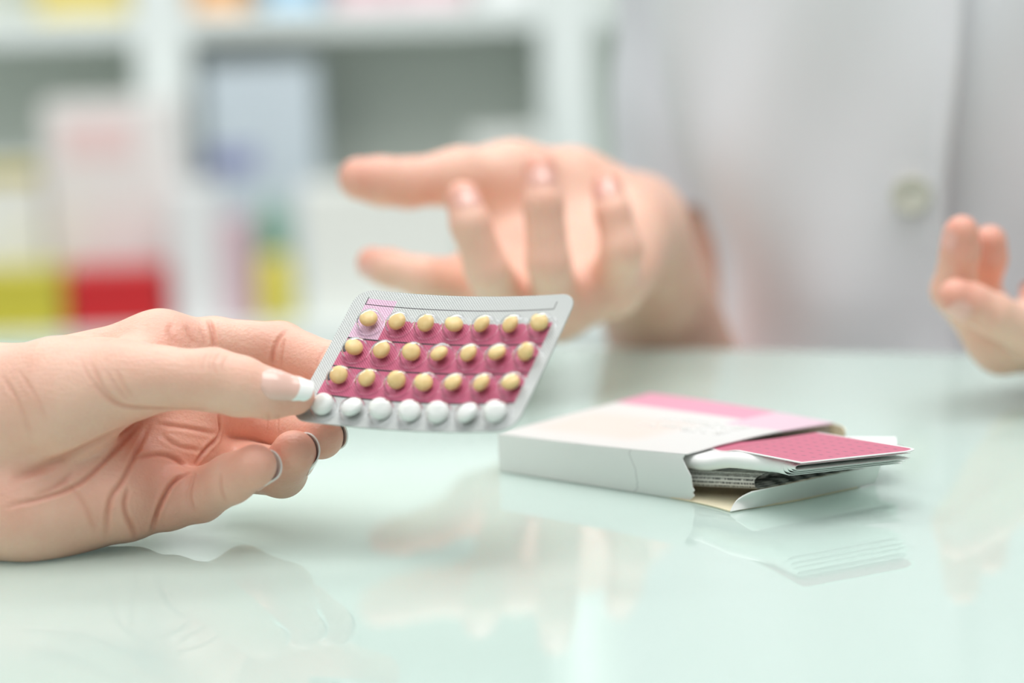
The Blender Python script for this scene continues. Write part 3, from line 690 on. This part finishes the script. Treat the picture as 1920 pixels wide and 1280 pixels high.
    for f, J, dd in ((fR, JR, {'thumb': up*0.2-near, 'index': near-up*0.8, 'middle': near*1.0+right*0.25, 'ring': near*1.0+right*.05, 'little': near*1.0-right*0.2}),
                     (fL, JL, {'little': -up*1.0+near*0.6, 'ring': -right+near*0.4, 'middle': -right+near*0.2, 'thumb': up-near})):
        for n, d in dd.items(): nail('fingernail', chain(J[n], 2.5), J[n][-2][0], J[n][-1][0], unit(d), 7.4, 1.2, NAIL, o, half=0.78, start=0.3, nu=12, nv=9)
    # ---- lab coat
    mcoat = mat('white_cotton', srgb(240, 240, 246), 0.85); T = NT(mcoat); tc = T.n('ShaderNodeTexCoord')
    wv = T.n('ShaderNodeTexWave'); wv.inputs['Scale'].default_value = 700; T.l(tc.outputs['Object'], wv.inputs['Vector']); T.bump(wv.outputs[0], 0.08, 0.0003)
    T.b.inputs['Sheen Weight'].default_value = 0.15
    zs = np.array([-420, -200, -100, -16, 29, 78, 150, 250, 320, 360, 385.]); aw = np.array([172, 152, 124, 105, 113, 129, 135, 152, 166, 140, 75.]); bd = np.array([130, 122, 108, 98, 98, 104, 110, 116, 100, 80, 60.])
    def shell(th, z, off):
        a, b = np.interp(z, zs, aw)+off, np.interp(z, zs, bd)+off
        c, s = math.cos(th), math.sin(th)
        fx = a*c; fy = b*np.sign(s)*abs(s)**(0.45 if s < 0 else 0.8)
        fold = 3.0*math.sin(5.2*th + z*0.022 + 1.1*math.sin(z*0.013)) + 2.2*math.sin(9*th - z*0.035+1.7) + 4.5*math.exp(-((z-25)/40)**2)*math.sin(3*th+0.8)
        r = 1 + fold/150
        return np.array([cx + fx*r, cy + fy*r, z])
    pi = math.pi
    def edge_th(z): return -pi/2 - 0.125 + 0.03*math.sin((z-95)/38.)      # the closing edge wanders a little
    coat = sheet('coat_back', lambda a, b: shell(-pi/2-0.25 + a*(2*pi*0.66), -420 + b*805, 4.0), 90, 60, 1.6, mcoat, o)   # under panel: front right, side and back
    front = sheet('coat_front', lambda a, b: shell((-pi*0.99) + a*(edge_th(-420+b*805)+pi*0.99) - 0*(a), -420 + b*805, 9.0 + 6.0*a**10), 70, 60, 1.6, mcoat, o)
    zz = np.linspace(-420, 380, 60); tube('placket_edge', [shell(edge_th(z_), z_, 15.0)/1000 for z_ in zz], [0.0036]*60, mcoat, front, 10)
    sheet('coat_side', lambda a, b: shell(pi*0.90 + a*0.22*pi, -420+b*805, 5.0), 14, 50, 1.6, mcoat, o)
    mbt = mat('pearl_button', srgb(226, 226, 214), 0.3)
    bp = None
    for zb in (62., -120., 230.):
        th = edge_th(zb) - 0.095; c = shell(th, zb, 15.0); nrm = unit(np.cross(shell(th+0.02, zb, 12)-shell(th-0.02, zb, 12), shell(th, zb+3, 12)-shell(th, zb-3, 12)))
        if nrm[1] > 0: nrm = -nrm
        a = unit(np.cross(nrm, [0, 0, 1])); b = np.cross(nrm, a); prof = [(0, -1), (9.0, -1), (9.6, 0), (9.4, 1.2), (8.3, 1.7), (7.0, 1.2), (5.8, 0.5), (0.01, 0.5)]; V_, Fc, n = [], [], 28
        for r, h in prof:
            for i in range(n): V_.append(c + a*r*math.cos(2*pi*i/n) + b*r*math.sin(2*pi*i/n) + nrm*h)
        Fc = [[j*n+i, j*n+(i+1) % n, (j+1)*n+(i+1) % n, (j+1)*n+i] for j in range(len(prof)-1) for i in range(n)]
        bo = mesh_np('button', np.array(V_)/1000, Fc, mbt, front)
    # short sleeves
    for sgn, el in ((-1, elbow), (1, elbL)):
        sh = hip(345) + np.array([sgn*121, 85 if sgn < 0 else 10, 0]); end = el + (sh-el)*(0.37 if sgn < 0 else 0.13) + np.array([0, 6, 0])
        ax = unit(end-sh); a_ = unit(np.cross(ax, [0, 1, 0])); b_ = np.cross(ax, a_)
        def sl(a, b):
            c = sh + (end-sh)*b; r = 60 + (47-60)*min(1, b*1.6) + 5*b**3 + 2.2*math.sin(4*2*pi*a + 7*b) + 1.5*math.sin(b*21+2*pi*a)
            p = c + r*(math.cos(2*pi*a)*a_ + math.sin(2*pi*a)*b_)
            return p - ax*(18*b*math.cos(2*pi*a)*sgn*0.5)
        sheet('sleeve', sl, 49, 40, 1.6, mcoat, o)
    return o

# ------------------------------------------------------------------ pharmacy shelves
def build_shelves():
    Y0 = 2.95                                   # front plane of the uprights
    def XZ(u, v, Y):
        d = RN @ np.array([(u-960)/F, -(v-640)/F, -1.0]); t = Y/d[1]; p = d*t; return p[0], p[2]+CAM_H
    mw = mat('shelf_laminate', srgb(232, 240, 238), 0.45); mg = mat('shelf_back', srgb(226, 231, 222), 0.7)
    for m_ in (mw, mg):
        T = NT(m_); tc = T.n('ShaderNodeTexCoord'); T.bump(T.noise(tc.outputs['Object'], 200, 2), 0.03, 0.0005)
    sx = lambda u: XZ(u, 350, Y0)[0]
    ztop = XZ(600, 64, Y0)[1]; zbot = XZ(300, 602, Y0-0.12)[1]; depth = 0.21; th = 0.030
    xl, xr = -1.9, 1.5; zmax = ztop + 1.15
    root = empty('shelf_unit', (0, Y0+0.2, FLOOR)); tag(root, 'white wall shelf unit with grey back panel behind the counter', 'shelf')
    K = lambda o: keep(o, root)
    K(box('back_panel', xl, xr, Y0+depth, Y0+depth+0.01, FLOOR, zmax, mg, bev=0))
    posts = []
    p1 = (sx(268), sx(368)); p2 = (sx(1022), sx(1128)); sp = p2[0]-p1[0]
    for k in (-2, -1, 0, 1, 2):
        a, b = p1[0]+sp*k, p1[1]+sp*k
        if b < xl or a > xr: continue
        K(box('upright', a, b, Y0, Y0+depth, zbot-0.03, zmax, mw, bev=0.002)); posts.append((a, b))
    edges = [xl] + [x for p in posts for x in p] + [xr]
    levels = [ztop, ztop + 0.36, ztop + 0.72]
    for i in range(0, len(edges), 2):
        a, b = edges[i], edges[i+1]
        if b-a < 0.05: continue
        for zt in levels: K(box('shelf_board', a+0.0005, b-0.0005, Y0+0.004, Y0+depth-0.001, zt, zt+th, mw, bev=0.0015))
    K(box('base_board', xl, xr, Y0-0.22, Y0+depth-0.001, zbot-0.035, zbot, mw, bev=0.002))
    K(box('base_cabinet', xl+0.01, xr-0.01, Y0-0.20, Y0+depth-0.001, FLOOR+0.001, zbot-0.0355, mw, bev=0.002))
    mats = {}
    def cm(c):
        if c not in mats:
            m = mat('carton_%d_%d_%d' % c, srgb(*c), 0.4); T = NT(m); tc = T.n('ShaderNodeTexCoord'); T.bump(T.noise(tc.outputs['Object'], 300, 2), 0.03, 0.0005); mats[c] = m
        return mats[c]
    def pack(u0, u1, v0, zbase, Y, dep, col, label, patches=(), cat='box', name='medicine_box', grp=None, v1=None):
        x0, _ = XZ(u0, v0, Y); x1, _ = XZ(u1, v0, Y); zt = XZ((u0+u1)/2, v0, Y)[1]
        o = empty(name, ((x0+x1)/2, Y+dep/2, zbase)); tag(o, label, cat, grp)
        keep(box('carton', x0, x1, Y, Y+dep, zbase+0.0005, zt, cm(col), bev=0.0015), o)
        for (pu0, pu1, pv0, pv1, pc, pn) in patches:
            X0, X1 = XZ(pu0, pv0, Y)[0], XZ(pu1, pv0, Y)[0]; Z0, Z1 = XZ((pu0+pu1)/2, pv1, Y)[1], XZ((pu0+pu1)/2, pv0, Y)[1]
            keep(box(pn, max(X0, x0+.001), min(X1, x1-.001), Y-0.0012, Y+0.0005, max(Z0, zbase+.002), min(Z1, zt-.001), cm(pc), bev=0), o)
        return o
    zb = zbot; g = 'medicine packs on the lower shelf'; Yf = Y0-0.19
    W_ = (238, 240, 238)
    pack(-60, 112, 508, zb, Yf, 0.06, (206, 196, 70), 'low yellow-green box left of the red box', grp=g)
    pack(122, 306, 506, zb, Yf, 0.06, (206, 42, 48), 'low bright red box on the lower shelf', grp=g)
    pack(-70, 72, 306, zb, Yf+0.08, 0.06, W_, 'white box with a mustard yellow top behind the yellow-green box', [(-70, 74, 300, 342, (206, 192, 112), 'print_band')], grp=g)
    pack(76, 330, 192, zb, Yf+0.085, 0.08, (236, 234, 232), 'tall white box with a pale pink patch behind the red box', [(112, 250, 222, 300, (240, 214, 212), 'print_patch')], grp=g)
    pack(378, 588, 120, zb, Y0+0.02, 0.10, (206, 218, 226), 'tall pale blue box with a lavender label', [(378, 482, 276, 326, (150, 156, 196), 'label_print')], grp=g)
    pack(312, 404, 350, zb, Yf+0.02, 0.06, (234, 236, 236), 'narrow white box right of the red box', grp=g)
    pack(408, 468, 412, zb, Yf+0.02, 0.05, (214, 184, 192), 'narrow dusty pink box beside the green bottle', grp=g)
    pack(560, 870, 352, zb, Yf+0.03, 0.12, (238, 240, 234), 'wide white box behind the curled fingers', grp=g)
    pack(880, 1012, 256, zb, Yf+0.03, 0.10, (226, 230, 226), 'white box half hidden behind the curled hand', grp=g)
    # bottle: green body on a yellow foot band
    x0, _ = XZ(474, 450, Yf); x1, _ = XZ(536, 450, Yf); r = (x1-x0)/2; xc = (x0+x1)/2; zt = XZ(505, 372, Yf)[1]; zm = XZ(505, 484, Yf)[1]
    bo = empty('bottle', (xc, Yf+0.05, zb)); tag(bo, 'green bottle with a bright yellow lower half on the lower shelf', 'bottle', g)
    keep(tube('bottle_body', [(xc, Yf+0.05, z) for z in np.linspace(zm, zt-0.02, 6)], [r, r, r, r, r*0.98, r*0.8], cm((128, 172, 148))), bo)
    keep(tube('cap', [(xc, Yf+0.05, zt-0.0199), (xc, Yf+0.05, zt)], [r*0.55, r*0.55], cm((176, 200, 190))), bo)
    keep(tube('yellow_base', [(xc, Yf+0.05, z) for z in np.linspace(zb+0.0005, zm-0.0001, 6)], [r*1.2, r*1.28, r*1.28, r*1.25, r*1.1, r], cm((226, 214, 96))), bo)
    # upper boards: coloured cartons whose feet show along the top of the picture
    zt = ztop + th; g2 = 'medicine packs on the upper shelf'
    for u0, u1, c, l in ((56, 234, (232, 214, 124), 'pale yellow box on the upper shelf, leftmost'), (352, 452, (246, 190, 130), 'peach orange box on the upper shelf'), (490, 592, (176, 216, 242), 'sky blue box on the upper shelf beside the orange one'),
                         (622, 730, (236, 200, 208), 'pale pink box on the upper shelf, beside the blue one'), (735, 868, (238, 204, 212), 'pale pink box on the upper shelf, right of its twin'), (890, 1000, (238, 240, 240), 'white box on the upper shelf, rightmost')):
        pack(u0, u1, -150, zt, Y0+0.03, 0.12, c, l, grp=g2)
    return root

build_shelves()
build_pharmacist()
build_pack()
build_carton()
build_customer()
